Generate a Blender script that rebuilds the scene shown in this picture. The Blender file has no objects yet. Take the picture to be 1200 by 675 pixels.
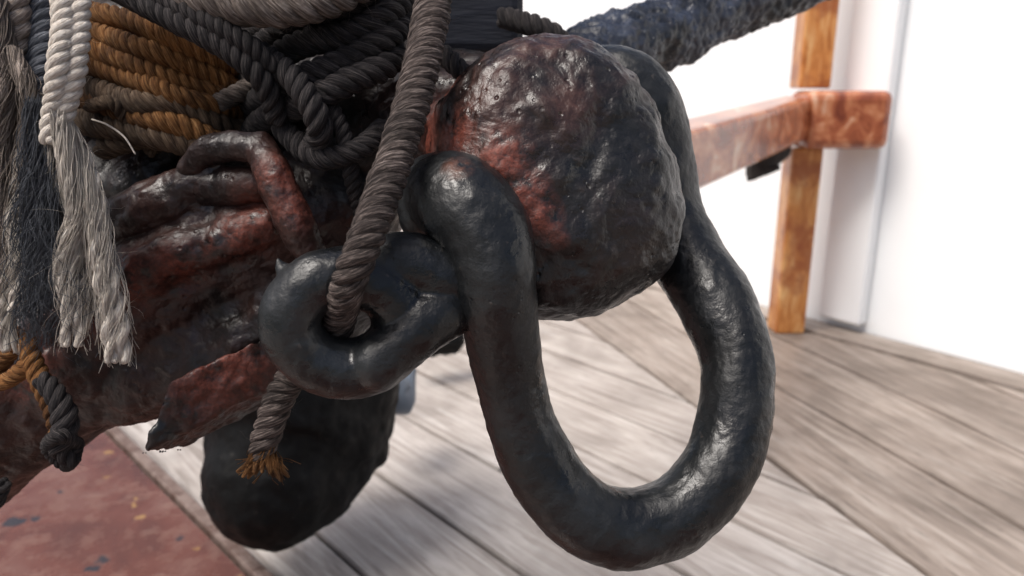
import bpy, math, random, bmesh
from mathutils import Vector, Matrix, noise
random.seed(7)
sc=bpy.context.scene
# ------------------------------------------------------------ camera
FPX=867.0; PIT=math.radians(15); C=Vector((0,0,0.9))
FW=Vector((0,math.cos(PIT),-math.sin(PIT))); UP=Vector((0,math.sin(PIT),math.cos(PIT))); RT=Vector((1,0,0)); Z=Vector((0,0,1))
cd=bpy.data.cameras.new("Camera"); cam=bpy.data.objects.new("Camera",cd); sc.collection.objects.link(cam)
cam.location=C; cam.rotation_euler=(math.radians(75),0,0); cd.lens=26; cd.sensor_width=36
cd.clip_start=.02; cd.clip_end=3000
cd.dof.use_dof=True; cd.dof.focus_distance=.54; cd.dof.aperture_fstop=6
sc.camera=cam
sc.view_settings.view_transform='Standard'; sc.view_settings.look='None'; sc.view_settings.exposure=0
# measured point of the place: bearing (u,v) and range d in metres
def W(u,v,d): return C+FW*d+RT*((u-600)/FPX*d)+UP*((337.5-v)/FPX*d)
# ------------------------------------------------------------ light
w=bpy.data.worlds.new("World"); sc.world=w; w.use_nodes=True
nt=w.node_tree; bg=nt.nodes['Background']; sky=nt.nodes.new('ShaderNodeTexSky'); sky.sky_type='NISHITA'
S=Vector((-.42,-.26,.87)).normalized()
sky.sun_disc=False; sky.sun_elevation=math.asin(S.z); sky.sun_rotation=math.atan2(S.x,S.y)
sky.dust_density=6; sky.air_density=.9
nt.links.new(sky.outputs[0],bg.inputs[0]); bg.inputs[1].default_value=.15
ld=bpy.data.lights.new("sun","SUN"); ld.energy=3.3; ld.angle=math.radians(26); ld.color=(1,.975,.94)
lo=bpy.data.objects.new("sun",ld); sc.collection.objects.link(lo); lo.rotation_euler=S.to_track_quat('Z','Y').to_euler()
# ------------------------------------------------------------ node helpers
class M:
    def __init__(s,name):
        s.m=bpy.data.materials.new(name); s.m.use_nodes=True; s.t=s.m.node_tree; s.b=s.t.nodes['Principled BSDF']
    def n(s,ty,**k):
        nd=s.t.nodes.new(ty)
        for a,v in k.items(): setattr(nd,a,v)
        return nd
    def l(s,a,b): s.t.links.new(a,b)
    def coord(s,kind='Object',scale=(1,1,1),rot=(0,0,0)):
        tc=s.n('ShaderNodeTexCoord'); mp=s.n('ShaderNodeMapping'); mp.inputs['Scale'].default_value=scale; mp.inputs['Rotation'].default_value=rot
        s.l(tc.outputs[kind],mp.inputs[0]); return mp.outputs[0]
    def noise(s,vec,scale,detail=4,rough=.6,dist=0):
        nd=s.n('ShaderNodeTexNoise'); nd.inputs['Scale'].default_value=scale; nd.inputs['Detail'].default_value=min(detail,4)
        nd.inputs['Roughness'].default_value=rough; nd.inputs['Distortion'].default_value=dist; s.l(vec,nd.inputs['Vector']); return nd.outputs['Fac']
    def vor(s,vec,scale):
        nd=s.n('ShaderNodeTexVoronoi'); nd.inputs['Scale'].default_value=scale; s.l(vec,nd.inputs['Vector']); return nd.outputs['Distance']
    def ramp(s,fac,stops):
        r=s.n('ShaderNodeValToRGB'); e=r.color_ramp.elements
        while len(e)<len(stops): e.new(.5)
        for i,(p,c) in enumerate(stops):
            e[i].position=p; e[i].color=(c if isinstance(c,tuple) else (c,c,c))+(1,)
        s.l(fac,r.inputs[0]); return r.outputs[0]
    def mix(s,fac,a,b,mode='MIX'):
        x=s.n('ShaderNodeMix',data_type='RGBA',blend_type=mode)
        for so,v in ((x.inputs[0],fac),(x.inputs[6],a),(x.inputs[7],b)):
            if isinstance(v,(int,float)): so.default_value=v
            elif isinstance(v,tuple): so.default_value=v+(1,)
            else: s.l(v,so)
        return x.outputs[2]
    def math(s,op,a,b=None,clamp=False):
        x=s.n('ShaderNodeMath',operation=op,use_clamp=clamp)
        for i,v in enumerate((a,b)):
            if v is None: continue
            if isinstance(v,(int,float)): x.inputs[i].default_value=v
            else: s.l(v,x.inputs[i])
        return x.outputs[0]
    def bump(s,h,strength,dist,prev=None):
        b=s.n('ShaderNodeBump'); b.inputs['Strength'].default_value=strength; b.inputs['Distance'].default_value=dist
        s.l(h,b.inputs['Height'])
        if prev is not None: s.l(prev,b.inputs['Normal'])
        return b.outputs[0]
    def spots(s,vec,lst):
        out=None
        for c,r in lst:
            d=s.n('ShaderNodeVectorMath',operation='DISTANCE'); s.l(vec,d.inputs[0]); d.inputs[1].default_value=c
            mr=s.n('ShaderNodeMapRange'); mr.inputs[1].default_value=r*1.25; mr.inputs[2].default_value=r*.3; s.l(d.outputs['Value'],mr.inputs[0])
            out=mr.outputs[0] if out is None else s.math('MAXIMUM',out,mr.outputs[0])
        return out
    def fin(s,col=None,rough=None,nrm=None,spec=None,coat=None):
        for k,v in (('Base Color',col),('Roughness',rough),('Normal',nrm),('Specular IOR Level',spec),('Coat Weight',coat)):
            if v is None: continue
            so=s.b.inputs[k]
            if isinstance(v,(int,float)): so.default_value=v
            elif isinstance(v,tuple): so.default_value=v+(1,)
            else: s.l(v,so)
        return s.m

def black_paint(name,spots=None,lift=1.0,ro0=.25,ro1=.50,spec=.45):
    m=M(name); v=m.coord()
    a=m.noise(v,14,5,.65); b=m.noise(v,90,5,.6); c=m.vor(v,170); f=m.noise(v,600,2,.6)
    col=m.ramp(a,[(.35,(.003*lift,.0035*lift,.004*lift)),(.55,(.007*lift,.008*lift,.009*lift)),(.75,(.018*lift,.020*lift,.022*lift))])
    chip=m.ramp(b,[(.66,0.0),(.72,1.0)])
    col=m.mix(m.math('MULTIPLY',chip,.3),col,(.09,.075,.065))
    if spots:
        sp=m.spots(v,spots); k=m.math('MULTIPLY',sp,m.ramp(b,[(.38,0.0),(.58,1.0)]))
        col=m.mix(k,col,(.10,.035,.018))
    ro=m.ramp(m.noise(v,30,4,.65),[(.38,ro0),(.62,ro1)])
    pit=m.ramp(c,[(.05,0.0),(.24,1.0)])
    pm=m.ramp(m.noise(v,20,3,.6),[(.53,0.0),(.63,1.0)])
    pit=m.mix(pm,(1.,1.,1.),pit)
    nr=m.bump(b,.7,.0018); nr=m.bump(pit,.4,.0010,nr); nr=m.bump(f,.35,.0004,nr)
    return m.fin(col,ro,nr,spec)

def rusty(name,spots,dark=(.006,.005,.005),mid=(.022,.010,.008),hi=(.055,.028,.02),red=(.20,.045,.026),grey=.4,ros=(.22,.5),bl_amt=.75,brown=None,pits=.8,fine=1.,bamt=.9):
    m=M(name); v=m.coord()
    a=m.noise(v,18,5,.65,.4); b=m.noise(v,70,5,.66); f=m.noise(v,350,4,.65)
    col=m.ramp(a,[(.38,dark),(.55,mid),(.78,hi)])
    bl=m.ramp(m.noise(v,11,4,.6),[(.45,0.0),(.58,1.0)])
    col=m.mix(m.math('MULTIPLY',bl,bl_amt),col,(.006,.007,.008))
    if brown:
        bk=m.math('MULTIPLY',m.spots(v,brown),m.ramp(a,[(.36,.15),(.54,1.0)])); col=m.mix(m.math('MULTIPLY',bk,bamt),col,m.ramp(b,[(.35,(.028,.011,.009)),(.68,(.095,.042,.032))]))
    k=m.math('MULTIPLY',m.spots(v,spots),m.ramp(b,[(.37,0.0),(.55,1.0)]),True)
    redc=m.ramp(f,[(.35,tuple(x*.4 for x in red)),(.7,red)])
    col=m.mix(k,col,redc)
    gr=m.ramp(m.noise(v,55,5,.75),[(.60,0.0),(.70,1.0)])
    col=m.mix(m.math('MULTIPLY',gr,grey),col,(.10,.08,.075))
    ro=m.ramp(b,[(.35,ros[0]),(.62,ros[1])])
    ro=m.math('ADD',ro,m.math('MULTIPLY',k,.15))
    nr=m.bump(a,.8,.006); nr=m.bump(b,.75*fine,.003,nr); nr=m.bump(f,.4*fine,.0006,nr)
    pit=m.ramp(m.vor(v,110),[(.06,0.0),(.24,1.0)]); pm=m.ramp(m.noise(v,26,2,.5),[(.50,0.0),(.60,1.0)])
    nr=m.bump(m.mix(pm,(1.,1.,1.),pit),pits,.0018,nr)
    return m.fin(col,ro,nr,.45)

def fiber(name,c0,c1,c2,us=25,vs=9,rough=.85,dirt=.4):
    m=M(name); v=m.coord('UV',(us,vs,1)); o=m.coord()
    a=m.noise(v,3.0,4,.65,.3); b=m.noise(o,22,4,.6); d=m.noise(m.coord('UV',(us*3,vs*3.5,1)),3,2,.6)
    col=m.ramp(a,[(.34,c0),(.5,c1),(.68,c2)])
    k=m.ramp(b,[(.42,0.0),(.62,1.0)])
    col=m.mix(m.math('MULTIPLY',k,dirt),col,tuple(x*.35 for x in c0))
    nr=m.bump(a,1.0,.003); nr=m.bump(d,.7,.0008,nr)
    return m.fin(col,rough,nr,.25)

# ------------------------------------------------------------ mesh helpers
def cat(pts,n=10,closed=False):
    P=[tuple(p) for p in pts]; N=len(P); out=[]
    for i in range(N if closed else N-1):
        if closed: a,b,c,d=P[(i-1)%N],P[i],P[(i+1)%N],P[(i+2)%N]
        else:
            b,c=P[i],P[i+1]; a=P[i-1] if i>0 else tuple(2*x-y for x,y in zip(b,c)); d=P[i+2] if i+2<N else tuple(2*y-x for x,y in zip(b,c))
        for k in range(n):
            t=k/n; out.append(tuple(.5*(2*q+(r-p)*t+(2*p-5*q+4*r-s)*t*t+(3*q-p-3*r+s)*t**3) for p,q,r,s in zip(a,b,c,d)))
    if not closed: out.append(P[-1])
    return out
def wp(pts):
    return [tuple(W(p[0],p[1],p[2]))+((p[3]*p[2]/FPX) if len(p)>3 else 0,) for p in pts]
def frames(P,closed=False):
    N=len(P); T=[]
    for i in range(N):
        if closed: t=P[(i+1)%N]-P[i-1]
        else: t=P[min(i+1,N-1)]-P[max(i-1,0)]
        T.append(t.normalized() if t.length>1e-9 else Vector((0,0,1)))
    n=T[0].orthogonal().normalized(); Ns=[]
    for i in range(N):
        n=(n-T[i]*n.dot(T[i]))
        n=n.normalized() if n.length>1e-6 else T[i].orthogonal().normalized()
        Ns.append(n)
    return T,Ns
class MB:
    def __init__(s): s.v=[];s.f=[];s.uv=[]
    def tube(s,dense,seg=14,closed=False,round_=True,wob=0,wsc=30,off=0.):
        P=[Vector(p[:3]) for p in dense]; R=[p[3] for p in dense]
        if not closed and round_:
            T,_=frames(P); a=P[0];b=P[-1];ta=T[0];tb=T[-1];ra=R[0];rb=R[-1]
            pre=[];post=[]
            for k in range(5,0,-1):
                an=math.radians(k*17.5); pre.append((a-ta*ra*math.sin(an),ra*math.cos(an)))
                post.append((b+tb*rb*math.sin(an),rb*math.cos(an)))
            post.reverse()
            P=[x[0] for x in pre]+P+[x[0] for x in post]; R=[x[1] for x in pre]+R+[x[1] for x in post]
        T,Nn=frames(P,closed); N=len(P); base=len(s.v); L=0; Ls=[]
        for i in range(N):
            if i: L+=(P[i]-P[i-1]).length
            Ls.append(L); B=T[i].cross(Nn[i])
            for j in range(seg):
                an=2*math.pi*j/seg; dr=Nn[i]*math.cos(an)+B*math.sin(an); r=R[i]
                p=P[i]+dr*r
                if wob: p+=dr*r*wob*noise.noise(p*wsc)
                s.v.append(p)
        for i in range(N if closed else N-1):
            i2=(i+1)%N
            for j in range(seg):
                j2=(j+1)%seg
                s.f.append((base+i*seg+j,base+i*seg+j2,base+i2*seg+j2,base+i2*seg+j))
                l2=Ls[i2] if i2 else L+(P[0]-P[-1]).length
                s.uv+= [(Ls[i]+off,j/seg),(Ls[i]+off,(j+1)/seg),(l2+off,(j+1)/seg),(l2+off,j/seg)]
        if not closed:
            for i,rev in ((0,True),(N-1,False)):
                f=[base+i*seg+j for j in range(seg)]
                if rev: f.reverse()
                s.f.append(tuple(f)); s.uv+=[(Ls[i]+off,j/seg) for j in range(seg)]
    def profile(s,c,X,Y,D,tab,dep,e=2.4,nu=96,nv=48):
        base=len(s.v); tab=sorted(tab); q=2/e
        def rad(a):
            a%=360
            for i in range(len(tab)):
                a0,r0=tab[i]; a1,r1=tab[(i+1)%len(tab)]
                if i==len(tab)-1: a1+=360
                for aa in (a,a+360):
                    if a0<=aa<=a1:
                        t=(aa-a0)/(a1-a0); t=t*t*(3-2*t); return r0+(r1-r0)*t
            return tab[0][1]
        sg=lambda x,p: math.copysign(abs(x)**p,x)
        for i in range(nv+1):
            ph=-math.pi/2+math.pi*i/nv
            for j in range(nu):
                th=360*j/nu; r=rad(th)*sg(math.cos(ph),q); t=math.radians(th)
                s.v.append(c+X*(r*math.cos(t))+Y*(r*math.sin(t))+D*(dep*sg(math.sin(ph),q)))
        for i in range(nv):
            for j in range(nu):
                j2=(j+1)%nu; s.f.append((base+i*nu+j,base+i*nu+j2,base+(i+1)*nu+j2,base+(i+1)*nu+j)); s.uv+=[(0,0)]*4
    def box(s,c,ax):
        base=len(s.v)
        for z in(-1,1):
            for y in(-1,1):
                for x in(-1,1): s.v.append(c+ax[0]*x+ax[1]*y+ax[2]*z)
        for f in ((0,2,3,1),(4,5,7,6),(0,1,5,4),(2,6,7,3),(0,4,6,2),(1,3,7,5)):
            s.f.append(tuple(base+k for k in f)); s.uv+=[(0,0),(0,1),(1,1),(1,0)]
    def obj(s,name,mat,parent=None,smooth=True,voxel=0,disp=(),bevel=0,smit=4):
        me=bpy.data.meshes.new(name); me.from_pydata([tuple(x) for x in s.v],[],s.f); me.update()
        ul=me.uv_layers.new(name="UVMap")
        if len(s.uv)==len(me.loops): ul.data.foreach_set('uv',[x for p in s.uv for x in p])
        me.materials.append(mat)
        o=bpy.data.objects.new(name,me); sc.collection.objects.link(o)
        if smooth: me.polygons.foreach_set('use_smooth',[True]*len(me.polygons))
        if bevel:
            b=o.modifiers.new('bev','BEVEL'); b.width=bevel; b.segments=3; b.limit_method='ANGLE'
        if voxel:
            r=o.modifiers.new('rm','REMESH'); r.mode='VOXEL'; r.voxel_size=voxel; r.use_smooth_shade=True
            q=o.modifiers.new('sm','SMOOTH'); q.iterations=smit; q.factor=.6
        for k,(sz,st) in enumerate(disp):
            t=bpy.data.textures.new(name+'_t%d'%k,'CLOUDS'); t.noise_scale=sz; t.noise_depth=3
            dm=o.modifiers.new('dp%d'%k,'DISPLACE'); dm.texture=t; dm.texture_coords='GLOBAL'; dm.strength=st; dm.mid_level=.5
        if parent: o.parent=parent
        return o
def empty(name):
    e=bpy.data.objects.new(name,None); sc.collection.objects.link(e); return e
def resample(dense,step):
    P=[Vector(p[:3]) for p in dense]; R=[p[3] for p in dense]; cum=[0]
    for i in range(1,len(P)): cum.append(cum[-1]+(P[i]-P[i-1]).length)
    n=max(2,int(cum[-1]/step)); out=[]; k=0
    for i in range(n+1):
        s_=cum[-1]*i/n
        while k<len(P)-2 and cum[k+1]<s_: k+=1
        t=(s_-cum[k])/max(1e-9,cum[k+1]-cum[k]); out.append((P[k].lerp(P[k+1],t),R[k]+(R[k+1]-R[k])*t,s_))
    return out
def hairs(mb,P,R,count,ln,hr=.00012,out=1.0,droop=.3):
    for _ in range(count):
        i=random.randrange(1,len(P)-1); t=(P[i+1]-P[i-1]).normalized()
        d=Vector((random.gauss(0,1),random.gauss(0,1),random.gauss(0,1))); d=(d-t*d.dot(t)).normalized()
        p=P[i]+d*R[i]*.92; L=ln*random.uniform(.3,1.2); dirv=(d*out*random.uniform(.3,1)+t*random.uniform(-1,1)).normalized()
        pts=[]
        for k in range(5):
            pts.append(tuple(p)+(hr*(1-k*.15),)); p=p+dirv*L/4; dirv=(dirv+Vector((random.gauss(0,.3),random.gauss(0,.3),random.gauss(0,.3)-droop*.3))).normalized()
        mb.tube(pts,3,round_=False)
def rope(mb,pts,pitch=3.0,strands=3,seg=12,hand=1,hair=0,hmb=None,jit=.08,n=12,sr=.50,so=None):
    d=cat(wp(pts),n); R0=d[len(d)//2][3]; rs=resample(d,R0*pitch/14)
    P=[x[0] for x in rs]; T,Nn=frames(P); ph=random.uniform(0,6)
    if so is None: so=.54 if strands==3 else .50
    for k in range(strands):
        st=[]
        for i,(p,r,s_) in enumerate(rs):
            a=ph+hand*2*math.pi*(s_/(R0*pitch)+k/strands)+.4*noise.noise(p*30)
            B=T[i].cross(Nn[i]); rr=r*(1+jit*noise.noise(p*60+Vector((k*7,0,0))))
            st.append(tuple(p+(Nn[i]*math.cos(a)+B*math.sin(a))*rr*so)+(rr*sr,))
        mb.tube(st,seg,off=k*3.3)
    if hair and hmb is not None: hairs(hmb,P,[x[1] for x in rs],hair,R0*1.1)
def yarn(mb,pts,nf=60,fr=.0005,twist=2.0,spread=0.0,wig=.0015,core=True,n=10):
    d=cat(wp(pts),n); rs=resample(d,.006); P=[x[0] for x in rs]; T,Nn=frames(P); L=rs[-1][2]
    if core: mb.tube([tuple(p)+(r*.8*(1-.55*(s_/L)**3),) for p,r,s_ in rs],12,wob=.5,wsc=120)
    for k in range(nf):
        a0=random.uniform(0,6.283); rad=math.sqrt(random.random()) if not core else random.uniform(.78,1.05); st=[]
        sd=Vector((random.random()*50,random.random()*50,random.random()*50)); end=random.uniform(.82,1.04) if random.random()<.85 else random.uniform(.4,.9)
        N=len(rs); m_=max(3,int(N*min(1,end)))
        for i in range(m_):
            p,r,s_=rs[i]; t=s_/L; a=a0+twist*6.283*t; B=T[i].cross(Nn[i])
            q=p+(Nn[i]*math.cos(a)+B*math.sin(a))*r*rad*(1+spread*t*t)
            q=q+Vector((noise.noise(q*35+sd),noise.noise(q*35+sd*2),noise.noise(q*35-sd)))*wig*(1+3*t*(.3+spread))
            st.append(tuple(q)+(fr*(1-.3*t),))
        mb.tube(st,4,round_=False,off=k*.37)

# ------------------------------------------------------------ DECK
def wood(name,c0,c1,c2,bw,seed=0.,rough=(.34,.6),scale=1.0,stain=.5,tint=.45,gs=.35):
    m=M(name); v=m.coord('Object',(1,1,1))
    sx=m.n('ShaderNodeSeparateXYZ'); m.l(v,sx.inputs[0])
    idx=m.math('FLOOR',m.math('DIVIDE',sx.outputs[1],bw))
    wn=m.n('ShaderNodeTexWhiteNoise',noise_dimensions='1D'); m.l(m.math('ADD',idx,seed+.5),wn.inputs['W'])
    cmb=m.n('ShaderNodeCombineXYZ'); m.l(m.math('MULTIPLY',sx.outputs[0],1.6*scale),cmb.inputs[0]); m.l(m.math('MULTIPLY',sx.outputs[1],20*scale),cmb.inputs[1]); m.l(m.math('MULTIPLY',wn.outputs[0],37),cmb.inputs[2])
    g=m.noise(cmb.outputs[0],1.3,4,.6,1.8); g2=m.noise(cmb.outputs[0],8,4,.7,.4)
    big=m.noise(v,3.2,4,.6,.5); dots=m.noise(v,40,3,.6)
    col=m.ramp(g,[(.3,c0),(.52,c1),(.72,c2)])
    col=m.mix(m.ramp(g2,[(.33,tint),(.47,0.0)]),col,tuple(x*.5 for x in c0))
    col=m.mix(.8,col,m.ramp(wn.outputs[0],[(0.,(.76,.73,.71)),(.5,(.90,.88,.86)),(1.,(1.,1.,1.))]),'MULTIPLY')
    col=m.mix(m.math('MULTIPLY',m.ramp(big,[(.45,0.0),(.68,1.0)]),stain),col,tuple(x*.5 for x in c0))
    col=m.mix(m.ramp(dots,[(.70,0.0),(.74,.5)]),col,(.06,.045,.04))
    ro=m.ramp(big,[(.35,rough[0]),(.65,rough[1])])
    nr=m.bump(g,gs,.004); nr=m.bump(g2,.5,.0015,nr)
    return m.fin(col,ro,nr,.4)
def board_obj(name,mat,x0,x1,y0,y1,bw,gap,ang,origin,clips,parent,thick=.03,z=0.,seed=1):
    rnd=random.Random(seed); bm=bmesh.new(); y=y0
    while y<y1-1e-6:
        xs=[x0]; x=x0+rnd.uniform(.8,3)
        while x<x1: xs.append(x); x+=rnd.uniform(2.6,4.2)
        xs.append(x1)
        for a,b in zip(xs[:-1],xs[1:]):
            top=z+rnd.uniform(-.0012,.0012)
            vs=[bm.verts.new((px,py,pz)) for pz in (z-thick,top) for px,py in ((a+gap/2,y+gap/2),(b-gap/2,y+gap/2),(b-gap/2,y+bw-gap/2),(a+gap/2,y+bw-gap/2))]
            for f in ((3,2,1,0),(4,5,6,7),(0,1,5,4),(1,2,6,5),(2,3,7,6),(3,0,4,7)): bm.faces.new([vs[i] for i in f])
        y+=bw
    o=bpy.data.objects.new(name,bpy.data.meshes.new(name)); sc.collection.objects.link(o)
    o.location=origin; o.rotation_euler=(0,0,ang)
    inv=(Matrix.Translation(origin)@Matrix.Rotation(ang,4,'Z')).inverted()
    for co,no in clips:
        lc=inv@Vector(co); ln=(inv.to_3x3()@Vector(no)).normalized()
        bmesh.ops.bisect_plane(bm,geom=bm.verts[:]+bm.edges[:]+bm.faces[:],plane_co=lc,plane_no=ln,clear_outer=True)
        ed=[e for e in bm.edges if e.is_boundary]
        if ed: bmesh.ops.holes_fill(bm,edges=ed,sides=0)
    bmesh.ops.bevel(bm,geom=[e for e in bm.edges if all(v.co.z>z-.01 for v in e.verts)],offset=.003,segments=2,affect='EDGES')
    bm.to_mesh(o.data); bm.free(); o.data.materials.append(mat)
    if parent: o.parent=parent
    return o
deck=empty("wooden_deck")
A=math.radians(132); pd=Vector((math.cos(A),math.sin(A),0))
seamP=Vector((.273,2.824,0)); seamD=Vector((-.311,.950,0)); seamN=Vector((.95,.311,0))
wallP=Vector((1.342,2.696,0)); wallD=Vector((-.6,.8,0)); wallN=Vector((-.8,-.6,0))
wd1=wood("deck_plank_wood",(.26,.225,.20),(.43,.39,.36),(.56,.53,.50),.23,stain=.4,tint=.35)
wd2=wood("margin_plank_wood",(.17,.135,.11),(.30,.25,.215),(.43,.385,.345),.32,seed=11,stain=.5,scale=.8,tint=.7,gs=.6)
board_obj("planks",wd1,-9,9,-3.91,3.91,.23,.009,A,Vector((0,1.6,0)),[(seamP,seamN)],deck,seed=3)
A2=math.atan2(seamD.y,seamD.x)
board_obj("margin_planks",wd2,-7,5,-2.56,0,.32,.009,A2,seamP+seamN*.004,[(wallP+wallN*.16,-wallN)],deck,seed=5)
board_obj("waterway",wd2,-8,8,0,.15,.15,.004,math.atan2(wallD.y,wallD.x),wallP,[],deck,seed=6,z=.006)
mc=M("deck_caulking"); mc.fin((.05,.045,.042),.6)
b=MB(); b.box(Vector((0,1.6,-.032)),(pd*9,Vector((-pd.y,pd.x,0))*4,Vector((0,0,.02)))); b.obj("deck_caulking",mc.m,deck,smooth=False)
mw=M("sea_water"); vw=mw.coord(); mw.fin((.05,.09,.1),.12,mw.bump(mw.noise(vw,1.5,4,.6),.5,.3))
b=MB(); b.box(Vector((0,0,-2.6)),(Vector((1500,0,0)),Vector((0,1500,0)),Vector((0,0,.1)))); b.obj("sea_water",mw.m,smooth=False)
mr=M("red_painted_wood"); v=mr.coord(); g=mr.noise(mr.coord('Object',(2,2,2)),2.2,5,.6,.6); g2=mr.noise(v,28,5,.7); g3=mr.noise(v,120,4,.6)
col=mr.ramp(g,[(.3,(.07,.028,.019)),(.5,(.125,.046,.030)),(.7,(.18,.10,.078))])
col=mr.mix(mr.ramp(g2,[(.50,0.0),(.70,.55)]),col,(.22,.13,.10)); col=mr.mix(mr.ramp(mr.noise(v,8,3,.5),[(.66,0.0),(.68,.95)]),col,(.03,.028,.03))
col=mr.mix(mr.ramp(mr.noise(mr.coord('Object',(1,1,1),(0,0,1)),17,3,.5),[(.69,0.0),(.71,.8)]),col,(.32,.19,.07))
mr.fin(col,mr.ramp(g2,[(.3,.14),(.7,.4)]),mr.bump(g3,.3,.001,mr.bump(g2,.5,.003)),.5)
e0=Vector((-.448,1.159,0)); ed=Vector((-.65,.666,0)).normalized(); en=Vector((-ed.y,ed.x,0))
red=empty("red_waterway_board")
b=MB(); b.box(e0+ed*.3+en*.56+Vector((0,0,.024)),(ed*2.6,en*.54,Vector((0,0,.023)))); b.obj("top",mr.m,red,smooth=False,bevel=.004)
me_=M("worn_edge"); ve=me_.coord(); me_.fin(me_.ramp(me_.noise(ve,30,5,.7),[(.35,(.08,.045,.035)),(.6,(.20,.15,.13))]),.6,me_.bump(me_.noise(ve,80,4,.7),.6,.003),.3)
b=MB(); b.box(e0+ed*.3+Vector((0,0,.026)),(ed*2.6,en*.013,Vector((0,0,.026)))); b.obj("edge_strip",me_.m,red,smooth=False,bevel=.004)

# ------------------------------------------------------------ WALL
mwh=M("white_paint"); v=mwh.coord(); q=mwh.noise(v,2.2,5,.6); q2=mwh.noise(v,60,3,.6)
mwh.fin(mwh.mix(mwh.ramp(q,[(.5,0.0),(.75,.35)]),(.87,.89,.90),(.78,.79,.80)),.38,mwh.bump(q2,.15,.001),.4)
wall=empty("white_bulwark_wall")
b=MB(); b.box(wallP-wallN*.05+wallD*6+Z*1.25,(wallD*11,wallN*.045,Z*1.25)); b.obj("panel",mwh.m,wall,smooth=False)
b=MB()
for k in range(-3,12): b.box(wallP+wallD*(.07+k*1.15)+wallN*.03+Z*1.24,(wallD*.085,wallN*.03,Z*1.2))
b.obj("stanchions",mwh.m,wall,smooth=False,bevel=.012)

# ------------------------------------------------------------ WOODEN RAIL
mo=M("varnished_wood"); v=mo.coord('Object',(1,1,1)); g=mo.noise(mo.coord('Object',(9,9,2.2)),3,5,.65,.8); g2=mo.noise(v,26,5,.7)
col=mo.ramp(g,[(.3,(.30,.09,.02)),(.5,(.54,.22,.06)),(.7,(.68,.40,.17))])
mo.fin(mo.mix(mo.ramp(mo.noise(v,7,4,.6),[(.52,0.0),(.62,.7)]),col,(.26,.06,.02)),.3,mo.bump(g2,.4,.003),.5,.3)
mo2=M("worn_orange_varnish"); v=mo2.coord(); g=mo2.noise(mo2.coord('Object',(12,3,9)),1.3,4,.6,.8); g2=mo2.noise(v,22,5,.7)
col=mo2.ramp(g,[(.3,(.15,.032,.014)),(.47,(.30,.085,.035)),(.58,(.46,.18,.085)),(.70,(.60,.42,.30))]); mo2.fin(col,.24,mo2.bump(g2,.5,.004),.5,.3)
rail=empty("wooden_pin_rail")
pb=Vector((1.06,2.73,0)); rd=Vector((.545,.84,0)).normalized(); rn=Vector((rd.y,-rd.x,0))
b=MB(); b.box(pb+Z*.350,(RT*.056,Vector((0,.05,0)),Z*.350)); b.obj("post_lower",mo.m,rail,smooth=False,bevel=.008)
b=MB(); b.box(pb+Z*1.265,(RT*.056,Vector((0,.05,0)),Z*.36)); b.obj("post_upper",mo.m,rail,smooth=False,bevel=.008)
rdt=(rd+Z*.050).normalized()
b=MB(); b.box(pb-rd*.80+Vector((-.03,0,.768)),(rdt*.80,rn*.065,Z*.072)); b.obj("rail",mo2.m,rail,smooth=False,bevel=.02)
b=MB(); b.box(pb+Vector((.088,-.06,.800)),(RT*.145,Vector((0,.10,0)),Z*.098)); b.obj("rail_end_block",mo2.m,rail,smooth=False,bevel=.03)
mt=fiber("tarred_fibre",(.022,.019,.018),(.05,.043,.04),(.11,.10,.095),dirt=.3)
lash=MB()
for k in range(5): rope(lash,[(922,170+k*2,2.50,6),(900,176+k*5,2.44,6),(878,188+k*5,2.42,5),(884+k*7,208-k*3,2.42,4)],n=6,seg=6)
lash.obj("rail_lashing",mt)

# ------------------------------------------------------------ ANCHOR
anchor=empty("anchor")
spots=[(W(545,160,.55),.022),(W(585,185,.53),.024),(W(612,222,.52),.021),(W(635,252,.52),.019),(W(652,282,.52),.015),(W(515,135,.60),.035),(W(505,160,.60),.03),(W(560,125,.57),.018)]
brown=[(W(575,110,.56),.055),(W(625,80,.57),.05),(W(690,85,.58),.045),(W(530,130,.60),.06),(W(480,130,.62),.05),(W(655,120,.55),.035),(W(740,130,.60),.025)]
mlump=rusty("tarred_rusty_forging",[(tuple(c),r) for c,r in spots],brown=[(tuple(c),r) for c,r in brown],hi=(.024,.016,.014),ros=(.25,.48),grey=.25,pits=.65,fine=.8,bamt=.88,mid=(.014,.009,.008))
spots2=[(W(255,430,.58),.055),(W(300,410,.58),.04),(W(325,205,.585),.022),(W(345,240,.585),.022),(W(300,250,.62),.025),(W(285,275,.62),.03),(W(140,330,.62),.035),(W(12,440,.62),.04),(W(205,320,.62),.03),(W(90,370,.62),.03),(W(250,300,.61),.025)]
brown2=[(W(x,y,.62),.07) for x,y in ((20,480),(100,420),(180,370),(260,310),(340,260),(180,250))]
mrust=rusty("rusted_iron",[(tuple(c),r) for c,r in spots2],brown=[(tuple(c),r) for c,r in brown2],hi=(.035,.018,.014),grey=.2,pits=.45,fine=.7,ros=(.28,.52),bamt=.5,red=(.16,.036,.02))
b=MB()
lc=W(648,216,.625); s_=.625/FPX
Xx=(RT*.985+FW*.17).normalized(); Dd=(FW*.985-RT*.17).normalized()
tab=[(0,134),(20,123),(45,125),(62,140),(80,156),(95,160),(120,162),(150,158),(180,145),(210,150),(240,160),(262,160),(285,158),(305,158),(320,158),(338,146)]
b.profile(lc,Xx,UP,Dd,[(a,r*s_) for a,r in tab],.092,3.3)
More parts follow.
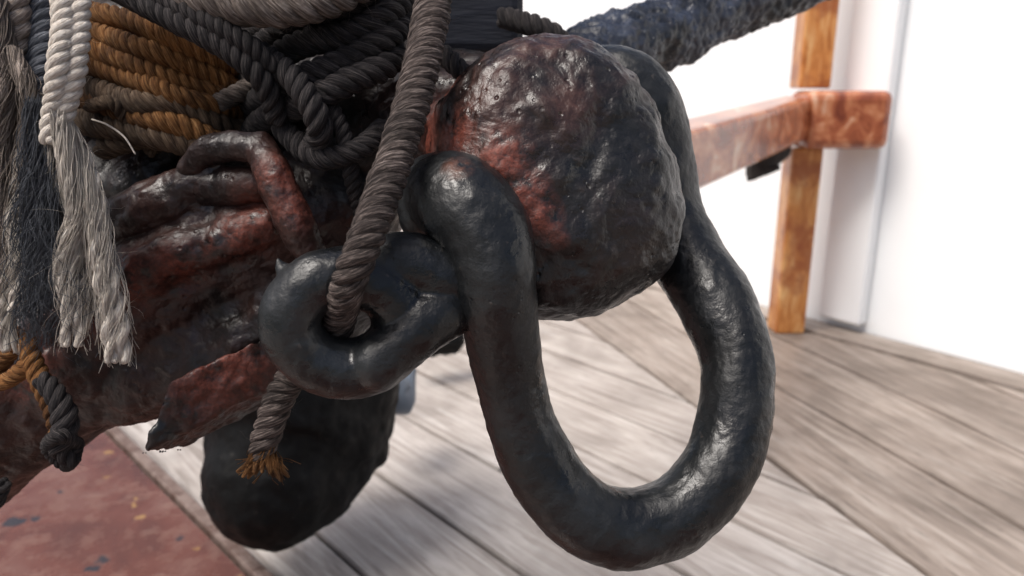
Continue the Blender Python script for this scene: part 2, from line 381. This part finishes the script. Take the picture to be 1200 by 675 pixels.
# raised lip round the face of the boss
b.tube(cat(wp([(668,76,.60,10),(712,88,.595,13),(748,128,.59,15),(768,178,.588,16),(775,238,.588,17),(764,292,.588,16),(728,332,.588,14),(690,352,.59,10)]),8),20,wob=.3,wsc=40)
b.tube(cat(wp([(620,190,.67,100),(555,160,.69,92),(470,150,.71,88),(380,140,.74,88),(280,120,.77,90),(150,85,.81,98),(0,40,.86,100),(-120,0,.90,100)]),10),40,wob=.12,wsc=14)
b.obj("shank_ring_boss",mlump,anchor,voxel=.0022,disp=((.055,.015),(.02,.005),(.006,.0010)),smit=4)
b=MB()
b.tube(cat(wp([(-160,565,.73,103),(-40,500,.72,98),(100,405,.71,94),(220,325,.71,94),(330,265,.71,92),(400,235,.72,80)]),10),40,wob=.12,wsc=12)
b.tube(cat(wp([(60,240,.74,70),(180,215,.74,74),(300,180,.74,70),(400,180,.73,60)]),10),30,wob=.3,wsc=20)
b.tube(cat(wp([(118,268,.655,26),(180,242,.65,32),(240,214,.645,30),(262,196,.65,24)]),8),20,wob=.1)
b.tube(cat(wp([(-60,446,.652,30),(100,356,.642,26),(200,308,.640,30),(310,262,.642,28)]),8),20,wob=.15)
b.tube(cat(wp([(110,455,.70,52),(200,420,.70,62),(320,375,.70,64),(440,320,.70,50)]),8),24,wob=.15)
b.obj("stock",mrust,anchor,voxel=.0024,disp=((.05,.012),(.018,.006),(.006,.0012)),smit=6)
b=MB()
la=W(205,490,.615); lb=W(395,395,.665); b.box((la+lb)/2,((lb-la)*.5,(UP*.028+RT*.010),(FW*.034-UP*.006)))
b.obj("fluke_lug",mrust,anchor,voxel=.002,disp=((.04,.008),(.014,.005),(.005,.001)),smit=10)
b=MB()
b.tube(cat(wp([(306,172,.61,19),(320,205,.60,22),(338,245,.60,23),(366,305,.61,19)]),8),20,wob=.1)
b.tube(cat(wp([(222,198,.63,14),(245,176,.622,18),(285,172,.612,18),(310,180,.61,17)]),8),20,wob=.1)
b.tube(cat(wp([(245,220,.64,24),(300,215,.63,24)]),8),20,wob=.2)
b.obj("stock_clamp",mrust,anchor,voxel=.0016,disp=((.025,.005),(.01,.0025)),smit=6)
mdb=rusty("weathered_bar",[(tuple(W(880,20,1.05)),.03)],dark=(.012,.016,.028),mid=(.030,.037,.056),hi=(.07,.085,.12),red=(.06,.055,.06),grey=.3)
b=MB(); b.tube(cat(wp([(600,110,.86,46),(700,66,.92,42),(780,36,1.0,40),(880,-2,1.08,36),(1080,-80,1.2,32)]),10),32,wob=.2,wsc=22)
b.obj("upper_arm",mdb,anchor,voxel=.003,disp=((.03,.012),(.01,.010)))
# ------------------------------------------------------------ SHACKLE
mbk=black_paint("black_painted_iron",[(tuple(W(535,190,.50)),.012)])
b=MB()
sh=[(520,235,.56,40),(526,230,.54,52),(546,246,.525,57),(572,285,.52,54),(580,340,.522,49),(590,400,.54,43.5),(600,455,.555,41.5),(619,515,.565,42),(650,573,.57,44),(698,612,.575,46),(748,619,.58,45.5),(800,598,.585,45),(842,550,.59,43.5),(863,480,.60,42.5),(861,412,.61,42.5),(836,350,.63,44),(800,296,.655,45),(778,250,.67,46),(766,190,.665,47),(750,132,.66,51),(716,104,.66,50),(672,112,.67,45),(640,150,.685,45)]
b.tube(cat(wp(sh),12),40,wob=.06,wsc=25)
b.tube(cat(wp([(520,215,.56,38),(500,222,.555,36),(500,250,.555,34)]),6),24)
b.obj("anchor_shackle",mbk,voxel=.0018,disp=((.03,.0035),(.009,.0012)),smit=3)
b=MB()
rg=[]
for k in range(12):
    a=2*math.pi*k/12; rg.append((405+65*math.cos(a),378+54*math.sin(a),.505+.012*math.cos(a)+.006*math.sin(a),36))
b.tube(cat(wp(rg),8,True),32,closed=True,wob=.04,wsc=25)
b.tube(cat(wp([(420,322,.508,33),(455,310,.513,36),(490,312,.518,38),(525,332,.525,38),(556,350,.54,34)]),8),28)
b.tube(cat(wp([(440,426,.507,33),(470,402,.510,35),(500,375,.515,37),(530,355,.53,38)]),8),28)
b.tube(cat(wp([(492,352,.520,30),(525,345,.53,38)]),8),28)
b.tube(wp([(334,318,.495,12),(328,311,.493,8),(326,305,.492,4)]),12)
b.obj("small_ring_shackle",mbk,voxel=.0016,disp=((.025,.003),(.009,.001)),smit=5)
# ------------------------------------------------------------ BLACK FENDER
mfe=black_paint("tarred_black",None,.4,.55,.75,.2)
b=MB()
b.tube(cat(wp([(400,330,1.42,70),(375,420,1.42,92),(345,500,1.40,104),(325,555,1.36,84)]),8),36,wob=.12,wsc=6)
b.tube(cat(wp([(300,585,1.34,48),(360,575,1.36,52),(425,530,1.42,26),(432,528,1.42,22)]),8),24,wob=.1,wsc=8)
b.obj("black_fender",mfe,voxel=.006,disp=((.1,.02),(.03,.008)))
b=MB(); b.tube(cat(wp([(495,402,2.3,16),(530,398,2.35,15)]),4),16,wob=.3); b.obj("deck_cleat",mfe)
mgb=M("blue_grey_paint"); mgb.fin((.12,.15,.19),.5)
b=MB(); b.tube(cat(wp([(455,455,1.75,22),(465,470,1.75,20),(478,435,1.8,10)]),4),16,wob=.3,wsc=9); b.obj("blue_grey_bucket",mgb.m)
# ------------------------------------------------------------ ROPES
mfm=fiber("weathered_tarred_hemp",(.015,.011,.010),(.060,.045,.040),(.24,.195,.175),dirt=.6,us=35,vs=7)
mdk=fiber("dark_tarred_hemp",(.008,.007,.008),(.028,.024,.025),(.11,.095,.09),dirt=.5)
mgr=fiber("grey_hemp",(.06,.045,.038),(.18,.145,.125),(.38,.33,.29),dirt=.6)
mor=fiber("orange_manila",(.07,.025,.008),(.25,.105,.03),(.46,.26,.11),dirt=.7)
mor2=fiber("faded_brown_manila",(.05,.03,.02),(.14,.09,.055),(.28,.21,.15),dirt=.7)
mwt=fiber("bleached_manila",(.48,.40,.33),(.78,.70,.61),(.90,.87,.80),us=40,dirt=.12)
mwd=fiber("stained_manila",(.14,.11,.09),(.38,.31,.26),(.70,.62,.55),us=30,dirt=.4)
mbg=fiber("blue_grey_fibre",(.03,.033,.04),(.10,.11,.13),(.36,.37,.40),dirt=.2)
def ropeobj(name,specs,mat,parent=None,hair=0,**k):
    mb=MB()
    for s_ in specs: rope(mb,s_,hair=hair,hmb=mb,**k)
    return mb.obj(name,mat,parent)
ropeobj("tarred_rope",[[(516,-60,.58,21),(505,20,.56,22),(491,90,.535,22),(470,165,.51,22),(448,228,.487,22),(428,282,.468,21.5),(409,330,.470,20.5),(400,364,.50,20),(390,395,.535,19),(365,425,.555,18),(338,448,.56,18),(322,480,.56,18),(311,515,.56,17),(307,535,.56,15)]],mfm,hair=260,pitch=2.5,sr=.455,so=.58)
b=MB()
for k in range(12):
    a=k*.52; yarn(b,[(309+5*math.cos(a),515,.56,6),(308+12*math.cos(a),538,.56+.006*math.sin(a),6),(308+(24+random.uniform(-6,6))*math.cos(a),556+random.uniform(-10,10),.56+.012*math.sin(a),5)],14,.0004,.6,1.3,.0018)
b.obj("rope_whipping",mor)
dk=[]
for k in range(5):
    o=k*30; j=lambda a: random.uniform(-a,a)
    dk.append([(285,165-o,.70,15),(312,142-o+j(6),.64,16),(355,118-o+j(8),.605+j(.008),17),(410,98-o+j(8),.60+j(.008),17),(455,72-o+j(6),.61,17),(492,40-o,.66,15)])
dk.append([(480,60,.60,14),(515,62,.60,13),(545,88,.60,12),(570,120,.64,12)])
dk.append([(385,120,.60,11),(402,160,.60,11),(412,205,.61,11),(425,255,.63,10)])
dk.append([(300,60,.60,16),(345,95,.58,16),(375,150,.585,16),(360,180,.62,14)])
dk.append([(330,150,.61,14),(370,185,.60,14),(420,175,.60,14),(450,150,.62,14)])
dk.append([(590,20,.76,13),(640,36,.74,14),(672,62,.75,12)])
dk.append([(95,-35,.60,14),(160,0,.585,15),(215,28,.575,16),(270,58,.575,16),(308,95,.58,15),(326,140,.60,14)])
dk.append([(120,-40,.59,12),(175,-8,.58,13),(230,18,.57,13),(285,48,.57,13),(320,80,.58,12)])
ropeobj("dark_rope_lashing",dk,mdk,hair=90,pitch=2.7,sr=.47)
ropeobj("grey_rope",[[(150,-25,.60,19),(220,-4,.575,21),(300,10,.565,22),(370,4,.57,22),(440,-26,.59,20)],[(250,-20,.59,20),(330,-22,.57,22),(420,-45,.59,20)],[(170,158,.66,11),(210,140,.655,12),(262,118,.65,12),(300,98,.66,12)]],mgr,hair=160,pitch=2.8,sr=.47)
og=[];og2=[]
for k in range(7):
    o=k*21; j=lambda a: random.uniform(-a,a)
    (og if k in(0,1,2,3,5) else og2).append([(60,-8+o+j(5),.74,12),(98,12+o+j(6),.665,14+j(2)),(150,30+o*1.0+j(8),.64+j(.01),14+j(2.5)),(212,52+o*.95+j(8),.64+j(.01),14+j(2.5)),(270,80+o*.85+j(6),.665,13),(310,110+o*.75,.74,12)])
ropeobj("orange_rope_coil",og,mor,hair=200,pitch=2.7,sr=.47)
ropeobj("brown_rope_coil",og2+[[(180,178,.66,9),(150,140,.64,9),(130,120,.63,8),(105,125,.64,8)],[(120,175,.66,13),(170,160,.65,13),(230,150,.65,12),(300,150,.68,12)]],mor2,hair=160,pitch=2.7)
# frayed ropes on the left
fr=MB()
rope(fr,[(66,-40,.56,13),(74,20,.553,13),(68,80,.545,13),(62,130,.55,12),(58,165,.55,11)],pitch=3.2,hair=60,hmb=fr)
rope(fr,[(90,-40,.565,13),(92,20,.56,13),(88,80,.553,13),(76,130,.553,12),(70,165,.553,11)],pitch=3.2,hair=60,hmb=fr)
for pts in ([(68,130,.55,11),(80,190,.546,12),(90,250,.548,12),(78,310,.55,13),(84,360,.55,13),(84,412,.55,14)],
            [(62,130,.55,11),(94,185,.555,12),(112,240,.55,13),(118,300,.548,14),(132,360,.55,16),(138,430,.55,19)],
            [(60,150,.555,10),(70,210,.562,11),(98,270,.562,11),(104,330,.56,12),(110,392,.56,12)],
            [(30,180,.585,12),(20,260,.575,13),(30,320,.57,13),(20,370,.575,12)],
            [(6,200,.59,12),(0,260,.585,12),(10,320,.58,13),(4,380,.58,13),(14,418,.58,12)]):
    for dx,dd_ in ((-6,0),(6,.004)):
        rope(fr,[(a+dx,b_,c+dd_,d*.55) for a,b_,c,d in pts[:-1]]+[(pts[-1][0]+dx*1.3,pts[-1][1]-8,pts[-1][2]+dd_,pts[-1][3]*.4)],pitch=8,strands=2,sr=.62,jit=.3,seg=8)
    yarn(fr,pts,70,.00030,1.1,.35,.0024,core=False)
    hairs(fr,[Vector(p[:3]) for p in wp(pts)],[p[3] for p in wp(pts)],30,.02)
fr.obj("frayed_rope",mwt)
fs=MB()
rope(fs,[(14,-40,.60,16),(18,30,.60,17),(12,100,.60,17),(8,180,.60,16),(2,240,.60,14)],pitch=3.2,hair=80,hmb=fs)
yarn(fs,[(-6,0,.585,12),(4,80,.58,14),(-2,160,.58,13),(6,240,.58,12),(2,330,.58,12)],160,.0004,1.2,.4,.003)
yarn(fs,[(14,60,.58,9),(36,120,.57,9),(34,180,.57,9),(40,230,.57,7)],80,.00035,1.2,.6,.003)
fs.obj("stained_frayed_rope",mwd)
fb=MB()
yarn(fb,[(46,120,.56,12),(44,200,.56,15),(40,270,.567,16),(44,340,.572,17),(40,404,.577,15)],240,.0003,.7,.5,.007,core=False)
yarn(fb,[(60,170,.56,10),(50,250,.56,11),(58,320,.565,11),(56,390,.57,10)],110,.0003,.7,.7,.007,core=False)
yarn(fb,[(60,220,.555,8),(66,300,.555,12),(100,350,.56,18),(112,400,.56,14)],60,.00022,.5,.9,.010,core=False)
rope(fb,[(46,-30,.62,16),(50,50,.61,16),(44,120,.59,15),(42,160,.575,12)],pitch=3.0)
fb.obj("frayed_grey_fibres",mbg)
b=MB()
rope(b,[(-5,430,.60,11),(28,400,.59,11),(40,430,.585,12),(62,478,.585,12),(70,520,.59,10)],pitch=3,hair=50,hmb=b)
rope(b,[(20,390,.60,9),(36,420,.585,10),(10,445,.59,10),(-10,450,.60,9)],pitch=3,hair=40,hmb=b)
rope(b,[(10,0,.64,18),(45,45,.66,20),(60,120,.68,20),(40,200,.70,18)],pitch=3)
b.obj("brown_rope_end",mor)
b=MB()
rope(b,[(50,445,.57,11),(70,470,.565,13),(76,500,.565,15),(70,525,.57,13),(86,542,.575,9)],pitch=2.8,hair=40,hmb=b)
rope(b,[(92,520,.575,7),(70,510,.555,9),(56,525,.57,8),(80,545,.58,8),(92,520,.575,7)],pitch=2.8)
rope(b,[(-10,590,.60,13),(4,566,.60,9)],pitch=3)
b.obj("black_knot",mdk)
b=MB(); b.tube(cat(wp([(108,140,.58,1.2),(125,146,.575,1.2),(145,160,.57,1.2),(158,180,.57,1)]),6),5); b.obj("loose_yarn",mwt)
mtb=M("dark_tarred_timber"); g=mtb.noise(mtb.coord('Object',(2,14,14)),3,5,.65); mtb.fin(mtb.ramp(g,[(.35,(.004,.005,.009)),(.65,(.012,.014,.022))]),.6,mtb.bump(g,.6,.005),.3)
b=MB(); a0=W(-250,-45,.84); a1=W(612,-45,.84); dd=(a1-a0)
nn=dd.normalized(); yy=Z.cross(nn).normalized(); b.box((a0+a1)/2,(dd*.5,yy*.08,nn.cross(yy)*.105)); b.obj("cathead_timber",mtb.m,smooth=False,bevel=.012)
